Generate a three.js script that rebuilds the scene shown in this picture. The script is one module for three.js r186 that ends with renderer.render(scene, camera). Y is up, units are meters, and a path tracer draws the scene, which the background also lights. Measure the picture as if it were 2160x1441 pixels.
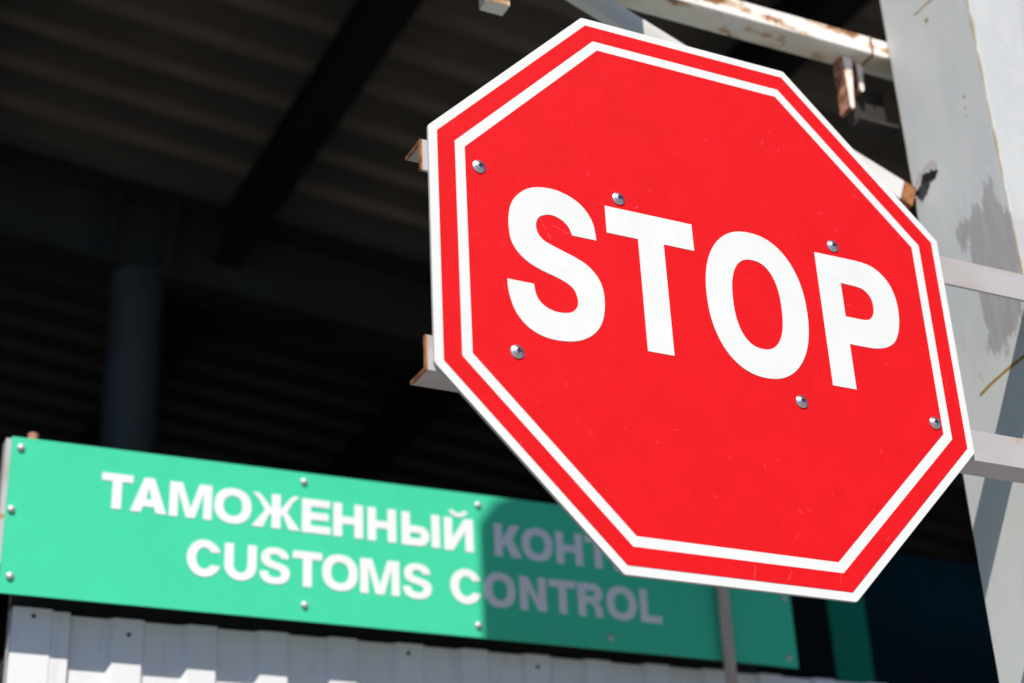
import * as THREE from 'three';
import { Sky } from 'three/addons/objects/Sky.js';
import { mergeGeometries } from 'three/addons/utils/BufferGeometryUtils.js';
import { Brush, Evaluator, SUBTRACTION } from 'three-bvh-csg';

// ---------------------------------------------------------------- camera, sky, sun, exposure
const scene = new THREE.Scene();
const EYE = 1.6, DEG = Math.PI / 180;
const camera = new THREE.PerspectiveCamera(2 * Math.atan(720.5 / 3623.7) / DEG, 1.5, 0.05, 900);
camera.position.set(0, EYE, 0);
camera.rotation.order = 'YXZ';
camera.rotation.set(0.4631, 0, -0.0503);
camera.focus = 1.98;
camera.userData.fStop = 3.2;
const YAW = 0.4744;                                     // the way the signs and the canopy face
const sunAcross = -0.57, sunUp = 1.49, sunOut = 1;      // towards the sun, in the frame of the stop sign
const toSun = new THREE.Vector3(sunAcross, sunUp, sunOut).applyAxisAngle(new THREE.Vector3(0, 1, 0), YAW).normalize();
const sky = new Sky();
sky.name = 'sky';
sky.scale.setScalar(800);
sky.material.uniforms.sunPosition.value.copy(toSun);
sky.material.uniforms.turbidity.value = 3;
sky.material.uniforms.rayleigh.value = 0.6;
sky.material.uniforms.mieCoefficient.value = 0.0025;
scene.add(sky);
scene.environmentIntensity = 0.1;
const sun = new THREE.DirectionalLight(0xfff6ea, 5);
sun.name = 'sun';
sun.target.position.set(0, 2, -3);
sun.position.copy(sun.target.position).addScaledVector(toSun, 40);
sun.castShadow = true;
Object.assign(sun.shadow.camera, { left: -14, right: 14, top: 14, bottom: -14, near: 1, far: 90 });
sun.shadow.mapSize.set(4096, 4096);
scene.add(sun, sun.target);
const renderer = new THREE.WebGLRenderer({ antialias: true });
renderer.toneMapping = THREE.LinearToneMapping;
renderer.toneMappingExposure = 1.18;
renderer.shadowMap.enabled = true;

// ---------------------------------------------------------------- helpers
let seed = 20240;
const rnd = () => { seed = (seed + 0x6d2b79f5) | 0; let t = Math.imul(seed ^ (seed >>> 15), 1 | seed); t = (t + Math.imul(t ^ (t >>> 7), 61 | t)) ^ t; return ((t ^ (t >>> 14)) >>> 0) / 4294967296; };
const hash = (x, y) => { let h = Math.imul(x | 0, 374761393) + Math.imul(y | 0, 668265263); h = Math.imul(h ^ (h >>> 13), 1274126177); return ((h ^ (h >>> 16)) >>> 0) / 4294967296; };
const vnoise = (x, y) => { const i = Math.floor(x), j = Math.floor(y), f = x - i, g = y - j, s = f * f * (3 - 2 * f), t = g * g * (3 - 2 * g); return (hash(i, j) * (1 - s) + hash(i + 1, j) * s) * (1 - t) + (hash(i, j + 1) * (1 - s) + hash(i + 1, j + 1) * s) * t; };
const fbm = (x, y, n = 4) => { let v = 0, a = 0.5, k = 0; for (let i = 0; i < n; i++) { v += a * vnoise(x, y); k += a; a *= 0.5; x = x * 2.03 + 17.1; y = y * 2.03 + 5.7; } return v / k; };
const step = (a, b, x) => { const t = Math.min(1, Math.max(0, (x - a) / (b - a))); return t * t * (3 - 2 * t); };
const mixc = (a, b, t) => [a[0] + (b[0] - a[0]) * t, a[1] + (b[1] - a[1]) * t, a[2] + (b[2] - a[2]) * t];
// a colour texture (sRGB bytes) that covers sx by sy metres; fn gets metres
function texture(w, h, sx, sy, fn, srgb = true) {
  const d = new Uint8Array(w * h * 4);
  for (let j = 0; j < h; j++) for (let i = 0; i < w; i++) {
    const c = fn((i + 0.5) / w * sx, (j + 0.5) / h * sy), k = (j * w + i) * 4;
    d[k] = Math.min(255, Math.max(0, c[0])); d[k + 1] = Math.min(255, Math.max(0, c[1])); d[k + 2] = Math.min(255, Math.max(0, c[2])); d[k + 3] = 255;
  }
  const t = new THREE.DataTexture(d, w, h);
  t.wrapS = t.wrapT = THREE.RepeatWrapping; t.magFilter = THREE.LinearFilter; t.minFilter = THREE.LinearMipmapLinearFilter; t.generateMipmaps = true;
  if (srgb) t.colorSpace = THREE.SRGBColorSpace;
  t.repeat.set(1 / sx, 1 / sy);
  t.needsUpdate = true;
  return t;
}
const std = (o) => new THREE.MeshStandardMaterial(o);
const lin = (r, g, b) => new THREE.Color().setRGB(r, g, b);

// frames: a (along the sign), u (up), n (out of the sign, towards the viewer)
class Frame {
  constructor(x, y, z, yaw) { this.o = new THREE.Vector3(x, y, z); this.yaw = yaw; }
  world(a, u, n) { return new THREE.Vector3(a, u, n).applyAxisAngle(new THREE.Vector3(0, 1, 0), this.yaw).add(this.o); }
}
const SIGN = new Frame(0.2316, EYE + 0.9149, -1.7402, YAW);
const GREEN = new Frame(-0.76441, EYE + 1.06982, -2.37833, 0.4521);
const ROOF = new Frame(0, EYE + 2.7, -5, YAW);
const taken = {};
const numbered = (n) => { const k = taken[n] = (taken[n] ?? -1) + 1; return k ? n + '_' + String(k).padStart(3, '0') : n; };
function thing(name, label, category, frame, base, group) {
  const g = new THREE.Group();
  g.name = numbered(name); g.position.copy(frame.world(...base)); g.rotation.y = frame.yaw;
  g.userData = { label, category };
  if (group) g.userData.group = group;
  g.base = base;
  scene.add(g);
  return g;
}
// a part whose geometry is written in the coordinates of the thing's frame
function part(root, name, geo, mat, parent = root, label) {
  const g = geo.clone().translate(-root.base[0], -root.base[1], -root.base[2]);
  const m = new THREE.Mesh(g, mat);
  m.name = name; m.castShadow = m.receiveShadow = true;
  if (label) m.userData.label = label;
  parent.add(m);
  return m;
}
// a part that shares its geometry with others
function place(root, name, geo, mat, [a, u, n], turn = 0, parent = root) {
  const m = new THREE.Mesh(geo, mat);
  m.name = name; m.castShadow = m.receiveShadow = true;
  m.position.set(a - root.base[0], u - root.base[1], n - root.base[2]); m.rotation.z = turn;
  parent.add(m);
  return m;
}
const box = (a0, a1, u0, u1, n0, n1) => metricUV(new THREE.BoxGeometry(a1 - a0, u1 - u0, n1 - n0).translate((a0 + a1) / 2, (u0 + u1) / 2, (n0 + n1) / 2));
// uv in metres by the way each face points
function metricUV(geo, ou = 0, ov = 0) {
  const g = geo.index ? geo.toNonIndexed() : geo, p = g.attributes.position, uv = new Float32Array(p.count * 2);
  g.computeVertexNormals();
  const n = g.attributes.normal;
  for (let i = 0; i < p.count; i++) {
    const x = p.getX(i), y = p.getY(i), z = p.getZ(i), ax = Math.abs(n.getX(i)), ay = Math.abs(n.getY(i)), az = Math.abs(n.getZ(i));
    if (az >= ax && az >= ay) { uv[2 * i] = x + ou; uv[2 * i + 1] = y + ov; } else if (ax >= ay) { uv[2 * i] = z + ou + 0.37; uv[2 * i + 1] = y + ov; } else { uv[2 * i] = x + ou; uv[2 * i + 1] = z + ov + 0.61; }
  }
  g.setAttribute('uv', new THREE.BufferAttribute(uv, 2));
  return g;
}
const poly = (pts, holes = []) => {
  const s = new THREE.Shape(pts.map(([x, y]) => new THREE.Vector2(x, y)));
  for (const h of holes) s.holes.push(new THREE.Path(h.map(([x, y]) => new THREE.Vector2(x, y))));
  return s;
};
const slab = (shapes, n0, n1, bevel = 0) => {
  const g = new THREE.ExtrudeGeometry(shapes, { depth: n1 - n0 - 2 * bevel, bevelEnabled: bevel > 0, bevelSize: bevel, bevelThickness: bevel, bevelOffset: -bevel, bevelSegments: 2, curveSegments: 24 });
  return g.translate(0, 0, n0 + bevel);
};
const smooth = (pts, per = 4) => { const c = new THREE.CatmullRomCurve3(pts.map(([x, y]) => new THREE.Vector3(x, y, 0)), false, 'centripetal'); return c.getPoints((pts.length - 1) * per).map((p) => [p.x, p.y]); };
const oval = (cx, cy, rx, ry, n = 56, e = 2.25) => Array.from({ length: n }, (_, i) => { const t = i / n * 2 * Math.PI, c = Math.cos(t), s = Math.sin(t); return [cx + rx * Math.sign(c) * Math.abs(c) ** (2 / e), cy + ry * Math.sign(s) * Math.abs(s) ** (2 / e)]; });

// ---------------------------------------------------------------- materials
const RUST = [122, 74, 42];
// white paint over steel with rust breaking through in long blotches; amount 0..1
const rustyPaint = (amount, base = [214, 212, 208], sd = 0) => std({
  map: texture(1024, 512, 1.2, 0.6, (x, y) => {
    const f = fbm(x * 9 + sd, y * 34 + sd, 5), g = fbm(x * 60 + sd, y * 60, 3), h = fbm(x * 5 + 40 + sd, y * 16, 3);
    let c = mixc(base, [base[0] - 16, base[1] - 20, base[2] - 30], step(0.45, 0.75, h));
    const r = step(0.66 - amount * 0.22, 0.74 - amount * 0.2, f * 0.75 + g * 0.25);
    c = mixc(c, [196, 158, 120], r * 0.75);
    return mixc(c, mixc(RUST, [150, 98, 60], g), step(0.72 - amount * 0.22, 0.8 - amount * 0.2, f * 0.7 + g * 0.3));
  }), roughness: 0.55,
});
const M = {
  concrete: std({ map: texture(512, 512, 4, 4, (x, y) => { const v = 126 + 34 * (fbm(x * 3, y * 3, 3) - 0.5) + 30 * (vnoise(x * 60, y * 60) - 0.5); return [v, v * 0.97, v * 0.91]; }), roughness: 0.95 }),
  rust: std({ map: texture(256, 256, 0.2, 0.2, (x, y) => { const f = fbm(x * 90, y * 90, 4); return mixc([170, 112, 66], [98, 58, 36], step(0.3, 0.7, f)); }), roughness: 0.9 }),
  rustPink: std({ map: texture(256, 256, 0.2, 0.2, (x, y) => { const f = fbm(x * 70 + 9, y * 70, 4); return mixc([206, 150, 124], [132, 82, 62], step(0.35, 0.7, f)); }), roughness: 0.9 }),
  darkSteel: std({ map: texture(256, 256, 0.5, 0.5, (x, y) => { const f = fbm(x * 24, y * 24, 4); return mixc([62, 52, 46], [40, 36, 34], f); }), roughness: 0.8 }),
  zinc: std({ color: lin(0.72, 0.74, 0.76), metalness: 1, roughness: 0.33 }),
  zincDull: std({ color: lin(0.62, 0.62, 0.62), metalness: 0.6, roughness: 0.5 }),
  beam: rustyPaint(0.7, [244, 240, 234], 3),
  brace: rustyPaint(-0.3, [222, 222, 222], 11),
  rail: rustyPaint(-0.3, [189, 186, 189], 27),
};

// ---------------------------------------------------------------- the ground
const ground = new THREE.Mesh(new THREE.PlaneGeometry(900, 900).rotateX(-Math.PI / 2), M.concrete);
{ const uv = ground.geometry.attributes.uv; for (let i = 0; i < uv.count; i++) uv.setXY(i, uv.getX(i) * 900, uv.getY(i) * 900); }
ground.name = 'ground'; ground.receiveShadow = true; ground.userData = { kind: 'structure', label: 'pale concrete yard around the customs booth', category: 'ground' };
scene.add(ground);

// unseen dark asphalt, added to cut bounce light on the canopy roof
const lane = new THREE.Mesh(new THREE.PlaneGeometry(60, 40).rotateX(-Math.PI / 2), std({ map: texture(512, 512, 4, 4, (x, y) => { const v = 54 + 20 * (fbm(x * 3 + 8, y * 3, 3) - 0.5) + 34 * (vnoise(x * 60, y * 60) - 0.5); return [v, v * 0.985, v * 0.96]; }), roughness: 0.95 }));
{ const uv = lane.geometry.attributes.uv; for (let i = 0; i < uv.count; i++) uv.setXY(i, uv.getX(i) * 60, uv.getY(i) * 40); }
lane.name = 'added_road'; lane.receiveShadow = true; lane.userData = { kind: 'structure', label: 'unseen dark asphalt sheet added to cut the bounce light under the canopy', category: 'added_road' };
lane.position.copy(ROOF.world(0, 0, -16.8)); lane.position.y = 0.004; lane.rotation.y = YAW;
scene.add(lane);

// ---------------------------------------------------------------- the canopy behind
const GROUND_R = -(EYE + 2.7);
const canopyMat = std({ map: texture(512, 512, 2, 2, (x, y) => { const v = 0.85 + 0.3 * fbm(x * 4, y * 4, 4); return [104 * v, 101 * v, 99 * v]; }), roughness: 0.75, side: THREE.DoubleSide });
const shadedSheetMat = std({ map: texture(512, 512, 2, 2, (x, y) => { const v = 0.85 + 0.3 * fbm(x * 4 + 3, y * 4, 4); return [60 * v, 60 * v, 63 * v]; }), roughness: 0.75, side: THREE.DoubleSide });
const girderMat = std({ map: texture(256, 256, 2, 2, (x, y) => { const v = 0.6 + 0.4 * fbm(x * 6, y * 6, 4); return [46 * v, 56 * v, 62 * v]; }), roughness: 0.7 });
const postMat = std({ map: texture(256, 256, 2, 2, (x, y) => { const v = 0.75 + 0.4 * fbm(x * 6 + 15, y * 6, 4); return [55 * v, 66 * v, 72 * v]; }), roughness: 0.6 });
const rafterMat = std({ map: texture(256, 256, 2, 2, (x, y) => { const v = 0.6 + 0.4 * fbm(x * 6 + 5, y * 6, 4); return [16 * v, 15 * v, 17 * v]; }), roughness: 0.8 });
const wallMat = std({ map: texture(256, 256, 3, 3, (x, y) => { const v = 0.6 + 0.4 * fbm(x * 3 + 5, y * 3, 4); return [40 * v, 39 * v, 39 * v]; }), roughness: 0.9 });
{
  const t = thing('canopy', 'dark steel canopy of ribbed roof sheets on rafters, girder and post behind the signs', 'canopy', ROOF, [0, GROUND_R, 0]);
  const SLOPE = -5.5 * DEG, tilt = (g) => g.rotateZ(SLOPE);
  const A0 = -7, A1 = 10, N0 = -9.4, N1 = 2.7, pitch = 0.1865;
  // the ribbed sheet: narrow ribs hang down from wide pans
  const sheet = (n0, n1, mat, drop) => {
    const prof = [], pos = [], idx = [];
    for (let k = Math.ceil(n0 / pitch); k * pitch < n1; k++) { const c = k * pitch - 0.003; prof.push([c - 0.026, 0.03], [c - 0.012, 0], [c + 0.012, 0], [c + 0.026, 0.03]); }
    prof.forEach(([z, y], i) => { pos.push(A0, y - drop, z, A1, y - drop, z); if (i) idx.push(2 * i - 2, 2 * i - 1, 2 * i, 2 * i - 1, 2 * i + 1, 2 * i); });
    const g = new THREE.BufferGeometry();
    g.setAttribute('position', new THREE.Float32BufferAttribute(pos, 3)); g.setIndex(idx);
    part(t, 'roof_sheet', tilt(metricUV(g)), mat);
  };
  sheet(-0.1, N1, canopyMat, 0);          // brown grey sheets over the front bay
  sheet(N0, 0.09, shadedSheetMat, 0.002);    // sheets beyond the girder, darker grey painted in for deep shade, lapped under them
  part(t, 'roof_deck', tilt(box(A0, A1, 0.05, 0.1, N0, N1)), wallMat);
  const ibeam = (len, h, w, tf, tw) => mergeGeometries([box(-w / 2, w / 2, -tf, 0, 0, len), box(-w / 2, w / 2, -h, -h + tf, 0, len), box(-tw / 2, tw / 2, -h + tf, -tf, 0, len)]);
  for (let k = -6; k < 11; k++) part(t, 'rafter', tilt(ibeam(N1 - N0 - 0.1, 0.15, 0.09, 0.01, 0.05).translate(-0.93 + 0.95 * (k + 1), -0.006, N0 + 0.05)), rafterMat);
  const gd = ibeam(A1 - A0, 0.27, 0.15, 0.012, 0.012).rotateY(Math.PI / 2).translate(A0, -0.006, -0.1);
  const girder = part(t, 'girder', tilt(gd), girderMat);
  for (const a of [-1.3, -1.12, 0.6, 2.5]) part(t, 'stiffener', tilt(box(a - 0.006, a + 0.006, -0.262, -0.02, -0.09, -0.03)), girderMat, girder);
  const gd2 = ibeam(A1 - A0, 0.27, 0.15, 0.012, 0.012).rotateY(Math.PI / 2).translate(A0, -0.006, -5.1);
  part(t, 'girder', tilt(gd2), girderMat);
  for (const [a, n] of [[-1.21, -0.1], [6.2, -0.1], [-5.6, -0.1], [-1.21, -5.1], [6.2, -5.1]]) {
    const top = -a * Math.tan(-SLOPE) - 0.276;
    part(t, 'post', metricUV(new THREE.CylinderGeometry(0.077, 0.077, top - GROUND_R, 28).translate(a, (top + GROUND_R) / 2, n)), postMat);
  }
  const wall = (a0, a1, n0, n1) => part(t, 'added_wall_panel', box(a0, a1, GROUND_R, 0.9, n0, n1), wallMat);  // unseen walls, added to keep outside light off the roof underside
  wall(A0, A1, N0 - 0.2, N0 - 0.02);
  wall(A0 - 0.2, A0 - 0.02, N0 - 0.2, 1.2);
  wall(A1 + 0.02, A1 + 0.2, N0 - 0.2, 1.2);
}

// ---------------------------------------------------------------- letters
// capital letters in a box w by h with stems s wide and bars b high
const TRACED_S = [[-148.3, 40.7], [-148.9, 48.7], [-150.5, 59.9], [-153.8, 68.9], [-159.2, 77.3], [-166.3, 84.3], [-174.9, 89.7], [-185.2, 93.6], [-195.6, 95.9], [-206, 96.2], [-216.5, 95], [-226.3, 92.3], [-235.4, 87.3], [-243.8, 80], [-250, 72.1], [-254.1, 63.2], [-256.5, 53.6], [-257.6, 42.8], [-257.4, 32.3], [-256.4, 22.8], [-253.7, 14.5], [-249, 6.9], [-242.9, 0.7], [-235.3, -4.8], [-226.2, -9.1], [-215.5, -12.9], [-204.1, -16.1], [-194.2, -19.5], [-185.7, -23.9], [-180.9, -28.7], [-178.4, -34.6], [-177.1, -41.6], [-178.3, -48.4], [-181.6, -53.4], [-185.7, -56.8], [-191.7, -58.9], [-199.7, -60], [-206.9, -59.6], [-213.9, -57.8], [-220.9, -53.9], [-225.6, -49], [-228.5, -42.8], [-229.9, -36.5], [-230.4, -30.5], [-262.3, -30.2], [-262.2, -39.2], [-260.8, -49], [-258.1, -59.2], [-254.3, -68.5], [-248.4, -76.8], [-241.1, -83.8], [-231.5, -89.5], [-220.4, -93.1], [-209.1, -94.4], [-197.6, -94], [-186, -92.3], [-175.6, -88.8], [-167.3, -84.3], [-159.6, -78.3], [-153.6, -71.2], [-148.8, -62.6], [-145.9, -53.3], [-144.1, -43.4], [-143.5, -33], [-144.2, -22.8], [-146.5, -13.6], [-150.4, -6.1], [-156.5, 1.3], [-164.3, 7.3], [-172.9, 11.5], [-183, 15.3], [-193.1, 18.6], [-201.8, 21.6], [-210.4, 24.6], [-216.7, 28.2], [-220.8, 32.9], [-223, 38.2], [-223.8, 44.1], [-222.8, 49.6], [-219.5, 55.6], [-214.5, 59], [-208.1, 61.3], [-201.5, 61.6], [-194.9, 59.9], [-189.1, 56.9], [-184.2, 52.3], [-180.9, 46.8], [-179, 40.8]];
const outlineS = [...smooth(TRACED_S.slice(0, 44)), ...smooth(TRACED_S.slice(44))];
const R4 = (x0, y0, x1, y1) => poly([[x0, y0], [x1, y0], [x1, y1], [x0, y1]]);
const quarter = (cx, cy, rx, ry, t0, t1, n = 14) => Array.from({ length: n + 1 }, (_, i) => { const t = (t0 + (t1 - t0) * i / n) * Math.PI / 180; return [cx + rx * Math.cos(t), cy + ry * Math.sin(t)]; });
const bowl = (x0, x1, y0, y1, s, b) => poly([[x0, y0], ...quarter(x1 - (y1 - y0) * 0.5, (y0 + y1) / 2, (y1 - y0) * 0.5, (y1 - y0) / 2, -90, 90), [x0, y1]],
  [[[x0 + s, y0 + b], ...quarter(x1 - s - (y1 - y0 - 2 * b) * 0.5, (y0 + y1) / 2, (y1 - y0 - 2 * b) * 0.5, (y1 - y0) / 2 - b, -90, 90), [x0 + s, y1 - b]]]);
function glyph(ch, w, h, s, b) {
  const o = 0.015 * h;
  switch (ch) {
    case 'T': case 'Т': return [poly([[0, h], [0, h - b], [(w - s) / 2, h - b], [(w - s) / 2, 0], [(w + s) / 2, 0], [(w + s) / 2, h - b], [w, h - b], [w, h]])];
    case 'А': { const k = s * 1.12, y1 = h * 0.17, y2 = y1 + b * 0.95, e = (y) => (w - 1.05 * s) / 2 * (y / h); const apex = h * 0.74;
      return [poly([[0, 0], [k, 0], [e(y1) + k * 0.98, y1], [w - e(y1) - k * 0.98, y1], [w - k, 0], [w, 0], [(w + 1.05 * s) / 2, h], [(w - 1.05 * s) / 2, h]], [[[e(y2) + k, y2], [w / 2, apex], [w - e(y2) - k, y2]]])]; }
    case 'М': case 'M': { const t = s * 0.92; return [poly([[0, 0], [t, 0], [t, h * 0.76], [w / 2 - t * 0.52, 0], [w / 2 + t * 0.52, 0], [w - t, h * 0.76], [w - t, 0], [w, 0], [w, h], [w - t * 1.5, h], [w / 2, h * 0.27], [t * 1.5, h], [0, h]])]; }
    case 'О': case 'O': return [poly(oval(w / 2, h / 2, w / 2, h / 2 + o), [oval(w / 2, h / 2, w / 2 - s, h / 2 + o - b)])];
    case 'С': case 'C': { const e = [...quarter(w / 2, h / 2, w / 2, h / 2 + o, 22, 338, 48), ...quarter(w / 2, h / 2, w / 2 - s, h / 2 + o - b, 325, 35, 48)]; return [poly(e)]; }
    case 'Ж': { const c = w / 2, t = s / 2; const right = [[c + t, h], [c + t, h * 0.56], [w * 0.76, h * 0.86], [w * 0.86, h], [w, h], [w * 0.85, h * 0.8], [c + t + w * 0.14, h * 0.5], [w + w * 0.01, 0], [w - s * 1.22, 0], [c + t + w * 0.05, h * 0.41], [c + t, h * 0.37], [c + t, 0]];
      return [poly([...right, ...right.slice().reverse().map(([x, y]) => [w - x, y])])]; }
    case 'Е': return [poly([[0, 0], [w, 0], [w, b], [s, b], [s, (h - b) / 2], [w * 0.93, (h - b) / 2], [w * 0.93, (h + b) / 2], [s, (h + b) / 2], [s, h - b], [w * 0.98, h - b], [w * 0.98, h], [0, h]])];
    case 'Н': return [poly([[0, 0], [s, 0], [s, (h - b) / 2], [w - s, (h - b) / 2], [w - s, 0], [w, 0], [w, h], [w - s, h], [w - s, (h + b) / 2], [s, (h + b) / 2], [s, h], [0, h]])];
    case 'Ь': return [bowl(0, w, 0, h * 0.6, s, b), R4(0, h * 0.6, s, h)];
    case 'Ы': return [bowl(0, w * 0.72, 0, h * 0.6, s, b), R4(0, h * 0.6, s, h), R4(w - s, 0, w, h)];
    case 'Р': return [bowl(0, w, h * 0.37, h, s, b), R4(0, 0, s, h * 0.37)];
    case 'R': return [bowl(0, w * 0.97, h * 0.4, h, s, b), R4(0, 0, s, h * 0.4), poly([[w - s * 1.12, 0], [w, 0], [w * 0.94, h * 0.1], [w * 0.92, h * 0.3], [w * 0.72, h * 0.44], [w * 0.45, h * 0.41], [w - s * 1.2, h * 0.3]])];
    case 'Й': return [poly([[0, 0], [s * 1.05, 0], [w - s, h * 0.62], [w - s, 0], [w, 0], [w, h], [w - s * 1.05, h], [s, h * 0.38], [s, h], [0, h]]),
      poly([...quarter(w / 2, h * 1.24, w * 0.32, h * 0.2, 180, 360), ...quarter(w / 2, h * 1.24, w * 0.15, h * 0.08, 360, 180)])];
    case 'N': return [poly([[0, 0], [s, 0], [s, h * 0.64], [w - s * 1.05, 0], [w, 0], [w, h], [w - s, h], [w - s, h * 0.36], [s * 1.05, h], [0, h]])];
    case 'К': return [poly([[0, 0], [s, 0], [s, h * 0.3], [s * 1.45, h * 0.38], [w - s * 1.2, 0], [w * 1.02, 0], [s * 2.3, h * 0.58], [w * 0.98, h], [w - s * 1.25, h], [s, h * 0.55], [s, h], [0, h]])];
    case 'Л': return [poly([[0, 0], [s * 0.55, 0], [s * 1.25, h * 0.16], [s * 1.35, h], [w, h], [w, 0], [w - s, 0], [w - s, h - b], [s * 2.2, h - b], [s * 2.1, h * 0.14], [s * 1.5, -h * 0.02], [0, -h * 0.02]].slice(0, 0).concat([[0, 0], [0, b], [s * 0.6, b * 1.2], [s * 0.75, h], [w, h], [w, 0], [w - s, 0], [w - s, h - b], [s * 1.7, h - b], [s * 1.6, b], [s * 1.1, 0]]))];
    case 'U': return [poly([[0, h], ...quarter(w / 2, w * 0.46, w / 2, w * 0.46 + o, 180, 360, 28), [w, h], [w - s, h], ...quarter(w / 2, w * 0.46, w / 2 - s, w * 0.46 + o - b, 360, 180, 28), [s, h]])];
    case 'S': return [poly(outlineS.map(([x, y]) => [(x + 262.3) / 118.8 * w, (y + 94.4) / 190.6 * (h + 2 * o) - o]))];
    case 'L': return [R4(0, 0, w, b), R4(0, b, s, h)];
  }
}

// ---------------------------------------------------------------- screws
// pan head with a pressed rim and a cross recess; the head looks along +n
const screwGeo = (() => {
  const prof = [[0, 0.0042], [0.0022, 0.0041], [0.0043, 0.0034], [0.0056, 0.0022], [0.0061, 0.0014], [0.0078, 0.0012], [0.0081, 0.0007], [0.0081, 0]].map(([r, y]) => new THREE.Vector2(r, y)).reverse();
  const body = new Brush(new THREE.LatheGeometry(prof, 28).rotateX(Math.PI / 2));
  const ev = new Evaluator(); ev.attributes = ['position', 'normal'];
  for (const g of [body.geometry]) g.deleteAttribute('uv');
  const cut = (w, h) => { const b = new Brush(new THREE.BoxGeometry(w, h, 0.004).translate(0, 0, 0.0042)); b.geometry.deleteAttribute('uv'); b.updateMatrixWorld(); return b; };
  body.updateMatrixWorld();
  let r = ev.evaluate(body, cut(0.0066, 0.0017), SUBTRACTION);
  r = ev.evaluate(r, cut(0.0017, 0.0066), SUBTRACTION);
  return r.geometry;
})();
const domeGeo = new THREE.LatheGeometry([[0.0062, 0], [0.006, 0.0016], [0.0048, 0.0034], [0.0028, 0.0044], [0, 0.0048]].map(([r, y]) => new THREE.Vector2(r, y)), 18).rotateX(Math.PI / 2);

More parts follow.
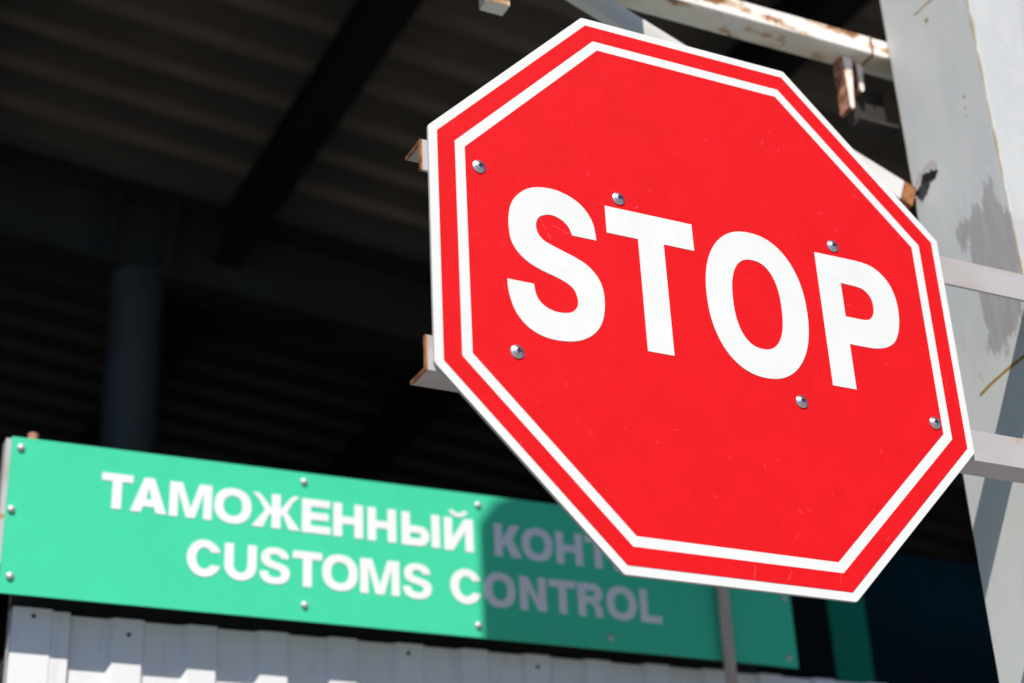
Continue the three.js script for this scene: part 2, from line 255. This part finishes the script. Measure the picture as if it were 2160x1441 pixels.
// ---------------------------------------------------------------- the stop sign
const octagon = (r) => Array.from({ length: 8 }, (_, i) => { const t = (22.5 + 45 * i) * DEG; return [r / Math.cos(22.5 * DEG) * Math.cos(t), r / Math.cos(22.5 * DEG) * Math.sin(t)]; });
{
  const t = thing('stop_sign', 'red octagonal STOP sign with white border and letters on angle rails', 'stop sign', SIGN, [0, -0.35, 0]);
  // scuffs in the red film
  const scr = [];
  for (let i = 0; i < 260; i++) scr.push([rnd() * 0.72, rnd() * 0.72, rnd() * 6.28, 0.0005 + rnd() ** 4 * 0.004, 0.25 + rnd() * 0.5, 0.0003 + rnd() * 0.0004]);
  const at = (x, y) => [x + 0.36, y + 0.36];
  for (const [x, y, dir, len, k] of [[-0.216, 0.05, -1.0, 0.009, 0.6], [-0.208, 0.034, -1.1, 0.004, 0.8], [-0.194, 0.046, -0.25, 0.009, 0.6], [-0.185, 0.043, 0.3, 0.004, 0.6], [-0.152, 0.128, 1.3, 0.006, 0.5], [0.098, 0.232, 1.3, 0.005, 0.5], [-0.126, 0.318, 0.6, 0.02, 0.4], [-0.12, 0.325, 1.6, 0.018, 0.35], [0.015, -0.332, 1.4, 0.009, 0.7], [0.06, -0.33, 1.2, 0.006, 0.7], [0.128, -0.322, 1.4, 0.01, 0.6], [0.325, -0.06, 1.5, 0.014, 0.35]]) scr.push([...at(x, y), dir, len, k, 0.0006]);
  const cells = new Map();
  scr.forEach((q) => { const r = q[3] + 0.002; for (let i = Math.floor((q[0] - r) / 0.02); i <= (q[0] + r) / 0.02; i++) for (let j = Math.floor((q[1] - r) / 0.02); j <= (q[1] + r) / 0.02; j++) { const k = i * 1000 + j; cells.set(k, [...(cells.get(k) ?? []), q]); } });
  const scuff = (x, y) => { let m = 0; for (const [cx, cy, d, l, k, wd] of cells.get(Math.floor(x / 0.02) * 1000 + Math.floor(y / 0.02)) ?? []) { const dx = x - cx, dy = y - cy, p = dx * Math.cos(d) + dy * Math.sin(d), q = -dx * Math.sin(d) + dy * Math.cos(d); if (Math.abs(p) < l) m = Math.max(m, k * step(wd * 2, wd * 0.5, Math.abs(q + 0.0005 * Math.sin(p * 300))) * step(0.3, 0.5, vnoise(x * 900, y * 900) + 0.15)); } return m; };
  const redMap = texture(2048, 2048, 0.72, 0.72, (x, y) => {
    const f = fbm(x * 40, y * 40, 4), g = vnoise(x * 700, y * 700);
    let c = mixc([229, 13, 24], [224, 11, 20], step(0.3, 0.7, f));
    c = [c[0] + 5 * (g - 0.5), c[1] + 7 * (g - 0.5), c[2] + 7 * (g - 0.5)];
    return mixc(c, [238, 120, 118], 0.75 * scuff(x, y));
  });
  redMap.offset.set(0.5, 0.5);
  const whiteMap = texture(1024, 1024, 0.72, 0.72, (x, y) => { const f = fbm(x * 30, y * 30, 4), g = vnoise(x * 500, y * 500); const k = 1 - 0.035 * f - 0.03 * step(0.8, 0.95, g); return [236 * k, 240 * k, 238 * k]; });
  whiteMap.offset.set(0.5, 0.5);
  const red = new THREE.MeshPhysicalMaterial({ map: redMap, roughness: 0.7, specularIntensity: 0.45 }), white = std({ map: whiteMap, roughness: 0.5 });
  const edge = std({ map: texture(128, 128, 0.1, 0.1, (x, y) => { const v = 196 + 30 * (fbm(x * 120, y * 120) - 0.5); return [v, v, v * 0.98]; }), roughness: 0.7 });
  const rounded = octagon(0.3505).flatMap(([x, y], i, all) => { const p = all[(i + 7) % 8], q = all[(i + 1) % 8], u = (s, k) => [x + (s[0] - x) * k, y + (s[1] - y) * k]; return [u(p, 0.014), u(p, 0.005), u(q, 0.005), u(q, 0.014)]; });
  part(t, 'panel', slab(poly(rounded), -0.004, 0, 0.0003), [white, edge]);
  const L0 = 0.00035;
  const redRing = part(t, 'red_band', slab(poly(octagon(0.34), [octagon(0.319).reverse()]), 0.0002, L0), red);
  part(t, 'red_field', slab(poly(octagon(0.307)), 0.0002, L0), red);
  part(t, 'white_band', slab(poly(octagon(0.319), [octagon(0.307).reverse()]), 0.0001, L0 - 0.00005), white);
  const mm = (p) => p.map(([x, y]) => [x / 1000, y / 1000]);
  const letters = [
    poly(mm(outlineS)),
    poly(mm([[-133.9, 89.6], [-133.9, 54.3], [-93.4, 54.3], [-93.4, -87.7], [-59.5, -87.7], [-59.5, 54.3], [-18.8, 54.3], [-18.8, 89.6]])),
    poly(mm(oval(61.5, 0.4, 69.4, 95.2, 96, 2.2)), [mm(oval(61.2, 0.2, 33.6, 58.3, 72, 2.35)).reverse()]),
    poly(mm([[153.8, 88.7], ...smooth([[214.6, 88.8], [227.8, 87.7], [238.2, 85.1], [248.3, 79.6], [256.3, 72.3], [262.3, 63.4], [266.3, 52.5], [268.4, 40.5], [268.6, 27.5], [267, 13.4], [263.7, 0.7], [259.1, -9.2], [253, -17.1], [244.6, -22.8], [234.8, -26.6], [223.8, -28.7], [214.7, -29.3]]), [187.2, -29.3], [187.2, -88.7], [153.8, -88.7]]),
      [mm([[187, 52.8], ...smooth([[208.6, 52.4], [218.2, 50.6], [225.7, 45.4], [229.6, 39.3], [231.2, 31.2], [230.7, 23.5], [228.8, 17], [224.9, 11.8], [219.4, 8.6], [212.7, 7.5]]), [187, 7.4]])]),
  ];
  for (const s of letters) part(t, 'letter', slab(s, L0 + 0.0001, L0 + 0.00035), white);
  [[-0.2905, 0.1048], [-0.1148, 0.103], [0.1831, 0.1028], [-0.2548, -0.1169], [0.1061, -0.1172], [0.2967, -0.1146]].forEach(([a, u], i) => place(t, 'screw', screwGeo, M.zinc, [a, u, L0], 0.3 + i * 0.9));
}

// ---------------------------------------------------------------- the angle rails that carry the sign
function angleRail(label, u0, u1, flangeAt) {
  const a0 = -0.3585, a1 = 0.692, f = -0.0043, th = 0.004, dp = 0.04;
  const t = thing('angle_rail', label, 'steel rail', SIGN, [a0, u0, f], 'rails behind the stop sign');
  const y = flangeAt === 'top' ? u1 : u0 + th, y2 = flangeAt === 'top' ? u1 - th : u0;
  // profile in (n, u), drawn out along the rail
  const pts = flangeAt === 'top' ? [[f, u0], [f, u1], [f - dp, u1], [f - dp, u1 - th], [f - th, u1 - th], [f - th, u0]] : [[f, u1], [f - th, u1], [f - th, u0 + th], [f - dp, u0 + th], [f - dp, u0], [f, u0]];
  const g = new THREE.ExtrudeGeometry(poly(pts), { depth: a1 - a0 - 0.0016, bevelEnabled: true, bevelSize: 0.0008, bevelThickness: 0.0008, bevelOffset: -0.0008, bevelSegments: 2 });
  g.rotateY(-Math.PI / 2); // n -> a ... turned below so that the length runs along a
  // after rotateY(-90): (x, y, z) -> (-z, y, x): length runs towards -a, n keeps its sign
  g.translate(a1 - 0.0008, 0, 0);
  const groups = g.groups, m = metricUV(g.clone());
  m.clearGroups(); groups.forEach((q) => m.addGroup(q.start, q.count, q.materialIndex));
  part(t, 'angle_bar', m, [M.rust, M.rail]);
  // bare steel where the bar was cut
  const e = 0.0002, fat = pts.map(([n, u], i) => { const c = flangeAt === 'top' ? [f - th / 2, u1 - th / 2] : [f - th / 2, u0 + th / 2]; return [n + e * Math.sign(n - c[0]), u + e * Math.sign(u - c[1])]; });
  part(t, 'cut_edge', metricUV(new THREE.ExtrudeGeometry(poly(fat), { depth: 0.0024, bevelEnabled: false }).rotateY(-Math.PI / 2).translate(a0 + 0.002, 0, 0)), M.rust);
  return t;
}
angleRail('upper white steel angle rail behind the stop sign, crossing the column', 0.0885, 0.1275, 'top');
angleRail('lower white steel angle rail behind the stop sign, its flange at the bottom', -0.1525, -0.1125, 'bottom');

// ---------------------------------------------------------------- the column at the right
{
  const a0 = 0.5327, a1 = 0.6927, n1 = -0.0445, n0 = -0.2265, down = -(EYE + 0.9149), top = 2.45;
  const t = thing('steel_column', 'pale grey painted steel box column with darker paint patches beside the stop sign', 'column', SIGN, [(a0 + a1) / 2, down, (n0 + n1) / 2]);
  // the paint: a sheet unrolled from the near left edge, negative over the front, positive over the left side
  const PX = 1400, X0 = -0.17, X1 = 0.19, Y0 = -0.75, Y1 = 0.7105, W = Math.round((X1 - X0) * PX), H = Math.round((Y1 - Y0) * PX);
  const inside = (x, y, p) => { let c = false; for (let i = 0, j = p.length - 1; i < p.length; j = i++) if ((p[i][1] > y) !== (p[j][1] > y) && x < (p[j][0] - p[i][0]) * (y - p[i][1]) / (p[j][1] - p[i][1]) + p[i][0]) c = !c; return c; };
  const bb = (p) => ({ p, x0: Math.min(...p.map((q) => q[0])), x1: Math.max(...p.map((q) => q[0])), y0: Math.min(...p.map((q) => q[1])), y1: Math.max(...p.map((q) => q[1])) });
  const darkPatches = [
    [[88, 175], [88, 217], [86, 245], [82, 273], [73, 289], [60, 309], [56, 297], [52, 282], [38, 319], [20, 325], [23, 302], [20, 281], [12, 265], [-1, 252], [-1, 165]],
    [[105, 245], [109, 269], [107, 286], [92, 293], [82, 291], [81, 269], [93, 248]],
    [[88, 185], [-1, 185], [7, 124], [22, 98], [36, 87], [51, 81], [79, 72], [83, 88], [97, 90], [81, 108], [86, 132], [87, 151]],
    [[57, 59], [60, 69], [53, 76], [49, 68]], [[115, 57], [111, 61], [110, 50]],
    [[0, -170], [48, -175], [40, -215], [26, -250], [20, -300], [0, -330]],
  ].map(bb);
  const palePatches = [[[0, 250], [-24, 240], [-60, 232], [-90, 225], [-90, 120], [0, 120]], [[-101, 720], [-97, 640], [-92, 560], [-101, 520], [-140, 530], [-165, 720]]].map(bb);
  const burns = [[[179, 384], [161, 392], [157, 403], [152, 404], [144, 398], [137, 400], [123, 393], [126, 385], [141, 382], [149, 372], [161, 364], [165, 376], [179, 377]], [[176, 382], [170, 372], [165, 360], [160, 372], [150, 380], [165, 390]]].map(bb);
  const halo = bb([[176, 390], [166, 409], [143, 416], [126, 413], [122, 401], [124, 394], [137, 400], [152, 404], [161, 395]]);
  const lines = [[[-20, 52], [27, 48], [61, 44], [96, 38], [118, 32], 3.2], [[71, 662], [87, 664], [104, 662], [112, 664], 2.2]];
  const segd = (x, y, a, b) => { const dx = b[0] - a[0], dy = b[1] - a[1], k = Math.min(1, Math.max(0, ((x - a[0]) * dx + (y - a[1]) * dy) / (dx * dx + dy * dy))); return Math.hypot(x - a[0] - dx * k, y - a[1] - dy * k); };
  const hit = (q, x, y, r = 0) => x > q.x0 - r && x < q.x1 + r && y > q.y0 - r && y < q.y1 + r && inside(x, y, q.p);
  const map = texture(W, H, 1, 1, (s, v) => {
    const x = (X0 + s * (X1 - X0)) * 1000, y = (Y0 + v * (Y1 - Y0)) * 1000;
    const f = fbm(x * 0.03, y * 0.006, 4), g = fbm(x * 0.2, y * 0.05, 3), k = fbm(x * 0.05 + 31, y * 0.05, 4);
    let c = mixc([209, 213, 213], [201, 206, 208], step(0.3, 0.7, f));
    c = mixc(c, [212, 210, 212], 0.6 * step(0.5, 0.75, k));
    c = c.map((q) => q + 5 * (g - 0.5));
    const jx = x + 5 * (fbm(x * 0.16, y * 0.035, 3) - 0.5), jy = y + 26 * (fbm(x * 0.35 + 7, y * 0.05, 4) - 0.5);
    const fine = 3 * (vnoise(x * 1.1, y * 0.25) - 0.5), cover = (q) => { let m = 0; for (const [ox, oy] of [[0, 0], [1.6, 0], [-1.6, 0], [0, 3], [0, -3], [0.9, 1.6], [-0.9, -1.6]]) m += hit(q, jx + ox + fine, jy + oy + fine * 3, 20) / 7; return m; };
    for (const q of darkPatches) { const m = cover(q); if (m) c = mixc(c, mixc([164, 163, 166], [180, 179, 181], 0.5 * g + 0.5 * step(0.35, 0.7, fbm(x * 0.25, y * 0.02, 3))), m); }
    for (const q of palePatches) { const m = cover(q); if (m) c = mixc(c, [197, 197, 200], m); }
    if (hit(halo, jx, y + (jy - y) * 0.3, 10)) c = mixc(c, [186, 180, 188], 0.8);
    for (const q of burns) if (hit(q, x + (jx - x) * 1.2, y + (jy - y) * 0.35, 10)) c = mixc([66, 70, 76], [30, 32, 34], step(0.35, 0.6, k + (y - 385) * 0.012));
    for (const l of lines) { const w = l[l.length - 1]; let d = 1e9; for (let i = 0; i < l.length - 2; i++) d = Math.min(d, segd(x, y, l[i], l[i + 1])); const r = step(w, w * 0.4, d + 1.2 * (g - 0.5)); if (r > 0) c = mixc(c, mixc([184, 136, 40], [118, 84, 34], k), r * (0.75 + 0.4 * g)); }
    const dot = Math.hypot(x - 89, (y - 637) * 0.8); if (dot < 6) c = mixc(c, [132, 128, 84], step(5, 2, dot));
    for (const [dx, dy, rr] of [[44, 470, 3], [45, 452, 2.4], [46, 440, 2], [-110, 600, 4], [-118, 582, 3]]) { const d = Math.hypot(x - dx, y - dy); if (d < rr) c = mixc(c, [150, 146, 120], 0.8); }
    const drip = Math.abs(x - 91 - 2 * Math.sin(y * 0.03)); if (y < 634 && y > 560 && drip < 3) c = mixc(c, [206, 200, 182], 0.5 * step(3, 0.5, drip) * step(560, 600, y));
    // rust creeping from the welded edges
    const ed = Math.min(Math.abs(x - 1), Math.abs(x - 181)); const er = 4.4 * fbm(y * 0.03, x > 90 ? 3 : 9, 4) - 0.3 + 0.8 * (g - 0.5);
    if (ed < er) c = mixc(c, [150, 134, 92], 0.8 * step(er, er - 1, ed));
    return c;
  });
  map.wrapT = THREE.MirroredRepeatWrapping;
  map.repeat.set(1, 1);
  const paint = std({ map, roughness: 0.5 });
  // rounded rectangle drawn up the column; uv by the distance round the corner
  const r = 0.003, ring = [];
  const arc = (ca, cn, t0, t1) => { for (let i = 0; i <= 5; i++) { const q = (t0 + (t1 - t0) * i / 5) * DEG; ring.push([ca + r * Math.cos(q), cn + r * Math.sin(q)]); } };
  arc(a1 - r, n0 + r, -90, 0); arc(a1 - r, n1 - r, 0, 90); arc(a0 + r, n1 - r, 90, 180); arc(a0 + r, n0 + r, 180, 270);
  const pos = [], uv = [], idx = [], nor = [];
  const near = ring.findIndex(([a, n]) => Math.abs(a - (a0 + r)) < 1e-6 && n > n1 - 1e-6) + 2;
  const len = [0]; for (let i = 1; i <= ring.length; i++) len.push(len[i - 1] + Math.hypot(ring[i % ring.length][0] - ring[i - 1][0], ring[i % ring.length][1] - ring[i - 1][1]));
  for (let i = 0; i <= ring.length; i++) {
    const [a, n] = ring[i % ring.length], s = len[i] - len[near], [pa, pn] = ring[(i + ring.length - 1) % ring.length], [qa, qn] = ring[(i + 1) % ring.length];
    for (const u of [down, top]) { pos.push(a, u, n); uv.push((s - X0) / (X1 - X0), (u - Y0) / (Y1 - Y0)); const ex = qn - pn, ez = -(qa - pa), l = Math.hypot(ex, ez); nor.push(ex / l, 0, ez / l); }
    if (i) idx.push(2 * i - 2, 2 * i - 1, 2 * i, 2 * i - 1, 2 * i + 1, 2 * i);
  }
  const g = new THREE.BufferGeometry();
  g.setAttribute('position', new THREE.Float32BufferAttribute(pos, 3)); g.setAttribute('uv', new THREE.Float32BufferAttribute(uv, 2)); g.setAttribute('normal', new THREE.Float32BufferAttribute(nor, 3)); g.setIndex(idx);
  part(t, 'shaft', g, paint);
  part(t, 'cap_plate', box(a0 - 0.01, a1 + 0.01, top, top + 0.01, n0 - 0.01, n1 + 0.01), M.rail);
  part(t, 'base_plate', box(a0 - 0.07, a1 + 0.07, down, down + 0.016, n0 - 0.07, n1 + 0.07), M.darkSteel);
}

// ---------------------------------------------------------------- beams and brace behind the column
const tube = (a0, a1, u0, u1, n0, n1, r = 0.004) => {
  const w = u1 - u0, d = n1 - n0, s = new THREE.Shape(), x = d / 2, y = w / 2;
  s.moveTo(-x + r, -y); s.lineTo(x - r, -y); s.absarc(x - r, -y + r, r, -Math.PI / 2, 0); s.lineTo(x, y - r); s.absarc(x - r, y - r, r, 0, Math.PI / 2); s.lineTo(-x + r, y); s.absarc(-x + r, y - r, r, Math.PI / 2, Math.PI); s.lineTo(-x, -y + r); s.absarc(-x + r, -y + r, r, Math.PI, 1.5 * Math.PI);
  return metricUV(new THREE.ExtrudeGeometry(s, { depth: a1 - a0, bevelEnabled: false, curveSegments: 5 }).rotateY(-Math.PI / 2).translate(a1, (u0 + u1) / 2, (n0 + n1) / 2));
};
{
  const t = thing('crossbeam', 'rusty white steel crossbeam running into the back of the column above the stop sign', 'beam', SIGN, [-0.9, 0.629, -0.25]);
  part(t, 'beam_tube', tube(-0.9, 0.502, 0.629, 0.664, -0.275, -0.2275), M.beam);
  part(t, 'beam_tube', tube(0.5028, 0.7, 0.6292, 0.6638, -0.2745, -0.228), M.beam);
  part(t, 'weld_seam', mergeGeometries(Array.from({ length: 30 }, (_, i) => { const k = i / 29; const p = k < 0.4 ? [0.629 + 0.035 * k / 0.4, -0.2275] : [0.629, -0.2275 - 0.047 * (k - 0.4) / 0.6]; return new THREE.IcosahedronGeometry(0.0017 + 0.0008 * rnd(), 1).translate(0.5024, p[0], p[1]); })), M.rust);
  // two triangular gussets and a short channel hang under the beam beside the column
  const gus = (a, w, h, n0, n1) => part(t, 'gusset', (() => { const q = slab(poly([[a, 0.6285], [a, 0.6285 - h], [a + 0.004, 0.6285 - h - 0.004], [a + 0.009, 0.6285 - h], [a + w, 0.6285]]), n0, n1, 0.0008); const gr = q.groups; const m = metricUV(q); return m; })(), [M.beam, M.rustPink]);
  gus(0.458, 0.018, 0.094, -0.272, -0.246);
  gus(0.489, 0.013, 0.05, -0.272, -0.254);
  part(t, 'channel_stub', mergeGeometries([box(0.4685, 0.545, 0.516, 0.6, -0.276, -0.27), box(0.4685, 0.545, 0.51, 0.516, -0.276, -0.238)]), M.darkSteel);
}
{
  const n1 = -0.212, ang = Math.atan(-0.398), L = 0.828 / Math.cos(ang);
  const t = thing('diagonal_brace', 'white flat steel brace slanting down behind the stop sign to the column', 'brace', SIGN, [0.53, 0.36, n1]);
  const turn = (g) => g.rotateZ(ang).translate(-0.3, 0.717, 0);
  part(t, 'brace_bar', turn(tube(0, L - 0.0215, -0.038, 0, n1 - 0.0142, n1, 0.003)), M.brace);
  part(t, 'rusty_end', turn(tube(L - 0.0213, L, -0.0385, 0.0005, n1 - 0.0146, n1 + 0.0006, 0.003)), M.rust, t, 'rusty bare end of the brace at the column');
}
{
  const t = thing('hanger_shade_beam', 'short rusty hanging bar at the top edge left of the stop sign, on an unseen beam added to shade the brace', 'beam', SIGN, [-1, 0.6, -0.16]);
  part(t, 'beam_tube', tube(-1.1, 0.034, 0.602, 0.70, -0.19, -0.13), M.brace);  // out of view; added so its shadow falls on the left of the brace
  part(t, 'hanging_bar', metricUV(new THREE.BoxGeometry(0.034, 0.095, 0.024).translate(-0.157, 0.5535, -0.203)), M.beam);
}

// ---------------------------------------------------------------- the board overhead that shades part of the green sign
{
  const t = thing('overhead_board', 'large plain board on top of the column, above the picture', 'board', SIGN, [0.6, 1.2, -0.03]);
  part(t, 'board_panel', slab(poly([[-0.375, 1.18], [2.1, 1.18], [2.1, 2.3], [-0.2, 2.3], [-0.2, 1.645], [-0.29, 1.615], [-0.345, 1.585], [-0.375, 1.545]]), -0.04, -0.012, 0.002), M.rail);
  part(t, 'bracket', box(0.56, 0.66, 1.3, 2.2, -0.0443, -0.0402), M.darkSteel);
}

// ---------------------------------------------------------------- the white booth under the green sign
{
  const top = -0.2535, down = -(EYE + 1.06982);
  const t = thing('booth', 'white corrugated sheet metal booth under the green customs sign', 'booth', GREEN, [0.8, down, -0.9]);
  const sheetMat = std({ map: texture(1024, 1024, 1.7, 0.6, (x, y) => { const f = fbm(x * 7, y * 3, 4), g = fbm(x * 50, y * 20, 3); const k = 1 - 0.05 * f - 0.04 * step(0.6, 0.85, g); return [236 * k, 238 * k, 242 * k]; }), roughness: 0.42, side: THREE.DoubleSide });
  // profile of the sheet along a: (a, n)
  const pr = [];
  const rib = 0.115, hi = -0.0515, lo = -0.0605;
  for (let k = 0; k < 13; k++) { const c = 0.174 + k * rib; pr.push([c, lo], [c + 0.008, hi], [c + 0.052, hi], [c + 0.058, lo]); }
  const line = [[0.1, lo], ...pr];
  const sheetGeo = (pts, y0, y1) => { const pos = [], idx = []; for (let i = 0; i + 1 < pts.length; i++) { const b = pos.length / 3; pos.push(pts[i][0], y0, pts[i][1], pts[i + 1][0], y0, pts[i + 1][1], pts[i + 1][0], y1, pts[i + 1][1], pts[i][0], y1, pts[i][1]); idx.push(b, b + 1, b + 2, b, b + 2, b + 3); } const g = new THREE.BufferGeometry(); g.setAttribute('position', new THREE.Float32BufferAttribute(pos, 3)); g.setIndex(idx); return metricUV(g); };
  // separate sheets with a small overlap, as they are fixed
  part(t, 'wall_sheet', sheetGeo(line.filter(([a]) => a < 1.15), down, top), sheetMat);
  part(t, 'wall_sheet', sheetGeo(line.filter(([a]) => a > 1.08).map(([a, n]) => [a, n + 0.0008]), down, top + 0.001), sheetMat);
  part(t, 'corner_trim', mergeGeometries([box(0.031, 0.089, down, top + 0.004, -0.0508, -0.0495), box(0.0895, 0.116, down, top + 0.002, -0.0528, -0.0515), box(0.031, 0.0323, down, top + 0.004, -0.085, -0.0509)]), sheetMat);
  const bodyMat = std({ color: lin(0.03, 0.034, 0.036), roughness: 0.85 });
  part(t, 'dark_gap_board', box(0.036, 1.36, top - 0.049, -0.19, -0.125, -0.102), bodyMat);  // dark board added where the gap under the sign is only deep shade
  part(t, 'body', box(0.036, 1.66, down, top - 0.05, -1.8, -0.064), bodyMat);
  for (const [a, u, n] of [[0.062, -0.262, -0.0495], [0.205, -0.278, hi], [0.435, -0.272, lo + 0.001], [0.66, -0.27, hi], [0.892, -0.275, hi]]) place(t, 'screw', domeGeo, M.darkSteel, [a, u, n]).scale.setScalar(0.55);
}

// ---------------------------------------------------------------- the green customs sign
{
  const W = 1.3794, H = 0.2515;
  const t = thing('customs_sign', 'green bilingual customs control sign with white letters on the booth roof', 'sign', GREEN, [0.6, -H, 0]);
  const greenMat = new THREE.MeshPhysicalMaterial({ specularIntensity: 0.5, map: texture(1024, 512, 1.4, 0.7, (x, y) => { const f = fbm(x * 5, y * 5, 4), g = fbm(x * 60, y * 60, 3); const k = 1 + 0.05 * (f - 0.5) + 0.03 * (g - 0.5); return [70 * k, 211 * k, 166 * k]; }), roughness: 0.36 });
  const raw = std({ color: lin(0.32, 0.3, 0.27), roughness: 0.8 });
  part(t, 'panel', metricUV(slab(poly([[0, -H + 0.004], [0, 0], [1.227, 0], [1.227, -H]]), -0.003, 0, 0.0003)), greenMat);
  part(t, 'panel', metricUV(slab(poly([[1.23, -H], [1.23, 0], [W, 0], [W, -H - 0.002]]), -0.003, 0, 0.0003)), greenMat);
  const fr = [box(-0.0075, 0.016, -H + 0.05, -0.002, -0.032, -0.0042), box(0.46, 0.485, -H + 0.05, -0.01, -0.032, -0.0042), box(0.76, 0.785, -H + 0.05, -0.01, -0.032, -0.0042), box(1.216, 1.241, -H + 0.05, -0.01, -0.032, -0.0042), box(1.35, 1.375, -H + 0.05, -0.01, -0.032, -0.0042)];
  fr.forEach((g) => part(t, 'frame_tube', g, M.rail));
  part(t, 'frame_rail', box(0.0145, 1.349, -0.042, -0.012, -0.05, -0.0325), M.darkSteel);
  part(t, 'frame_rail', box(0.0145, 1.349, -H + 0.03, -H + 0.06, -0.05, -0.0325), M.darkSteel);
  for (const a of [0.1, 0.62, 1.28]) part(t, 'sign_leg', box(a, a + 0.03, -0.19, -0.012, -0.1, -0.0702), M.darkSteel), part(t, 'leg_tie', box(a, a + 0.03, -H + 0.03, -H + 0.06, -0.07, -0.0502), M.darkSteel);
  part(t, 'rusty_bolt', new THREE.CylinderGeometry(0.008, 0.009, 0.014, 6).translate(0.033, 0.0072, -0.015), M.rustPink);
  const vinyl = std({ map: texture(256, 256, 0.5, 0.5, (x, y) => { const v = 1 - 0.04 * fbm(x * 30, y * 30); return [243 * v, 244 * v, 247 * v]; }), roughness: 0.5 });
  const put = (chars, base, cap, slope, s, b) => { for (const [ch, x0, x1] of chars) part(t, 'letter', slab(glyph(ch, (x1 - x0) / 1000, cap, s, b), 0.0003, 0.0008).translate(x0 / 1000, base - (x0 / 1000 - 0.14) * slope, 0), vinyl); };
  put([['Т', 139, 187.5], ['А', 184.5, 241], ['М', 245, 312.5], ['О', 316.5, 376.5], ['Ж', 378, 456.5], ['Е', 460.5, 508.5], ['Н', 513.5, 564], ['Н', 572, 621.5], ['Ы', 631.5, 699], ['Й', 707, 759.5], ['К', 798, 847], ['О', 849, 906.5], ['Н', 913, 964], ['Т', 969, 1018], ['Р', 1024, 1070], ['О', 1073, 1131], ['Л', 1134, 1184], ['Ь', 1190, 1230]], -0.0985, 0.0575, 0.0115, 0.0146, 0.0126);
  put([['C', 276, 331], ['U', 335.5, 387], ['S', 392.5, 441.2], ['T', 446, 494.5], ['O', 495, 554.3], ['M', 559, 626], ['S', 632.4, 682], ['C', 715.5, 772], ['O', 775.7, 832.6], ['N', 840.4, 889.5], ['T', 894.8, 945.5], ['R', 949, 997.7], ['O', 1003.2, 1061], ['L', 1068.3, 1109.2]], -0.1915, 0.0585, 0.0055, 0.0146, 0.0126);
  for (const [a, u] of [[14.3, -17.3], [8, -117.8], [14.6, -221.3], [463.2, -16.1], [466, -223.2], [770, -19.5], [763, -230.1], [1006.5, -229.3], [1366, -125.9], [1360.1, -236.4], [1010, -20]]) place(t, 'screw', domeGeo, M.zincDull, [a / 1000, u / 1000, 0.0001]);
}
{
  const t = thing('conduit', 'thin brown grey vertical pipe in front of the green customs sign', 'pipe', GREEN, [1.2285, -(EYE + 1.06982), 0.014]);
  part(t, 'pipe', metricUV(new THREE.CylinderGeometry(0.0105, 0.0105, EYE + 1.06982 + 0.01, 18).translate(1.2285, (0.01 - (EYE + 1.06982)) / 2, 0.014)), std({ map: texture(128, 256, 0.1, 0.6, (x, y) => { const f = fbm(x * 60, y * 20, 4); return mixc([216, 198, 186], [184, 160, 144], f); }), roughness: 0.6 }));
  for (const u of [-0.5, -1.6]) part(t, 'clip', box(1.211, 1.246, u, u + 0.02, -0.048, 0.004), M.zincDull);
}

// ---------------------------------------------------------------- the dark booth further right
{
  const down = -(EYE + 0.9149), n = -1.35, top = 0.3;
  const t = thing('dark_booth', 'dark navy booth with a green stripe darkened for shade, behind the stop sign, at lower right', 'booth', SIGN, [1.8, down, -1.8]);
  const navy = new THREE.MeshPhysicalMaterial({ specularIntensity: 0.2, map: texture(256, 256, 1, 1, (x, y) => { const v = 0.7 + 0.6 * fbm(x * 5, y * 5, 4); return [4 * v, 30 * v, 38 * v]; }), roughness: 0.9 });
  const stripe = new THREE.MeshPhysicalMaterial({ specularIntensity: 0.2, color: lin(0.01, 0.19, 0.12), roughness: 0.9 });  // green darkened to carry the deeper shade the strip stands in
  const black = new THREE.MeshPhysicalMaterial({ specularIntensity: 0.2, color: lin(0.004, 0.008, 0.009), roughness: 0.95 });
  part(t, 'body', box(0.945, 2.9, down, top - 0.003, n - 1.2, n - 0.0125), black);
  part(t, 'side_panel', box(0.945, 1.14, down, top - 0.02, n - 0.012, n - 0.002), black);
  part(t, 'shaded_green_stripe', box(1.141, 1.235, down, top - 0.06, n - 0.012, n), stripe, t, 'green vertical stripe with deep shade in its colour');
  part(t, 'navy_panel', box(1.2355, 1.62, down, top, n - 0.012, n - 0.001), navy);
  part(t, 'navy_panel', box(1.621, 2.9, down, top, n - 0.012, n - 0.001), navy);
}

renderer.render(scene, camera);
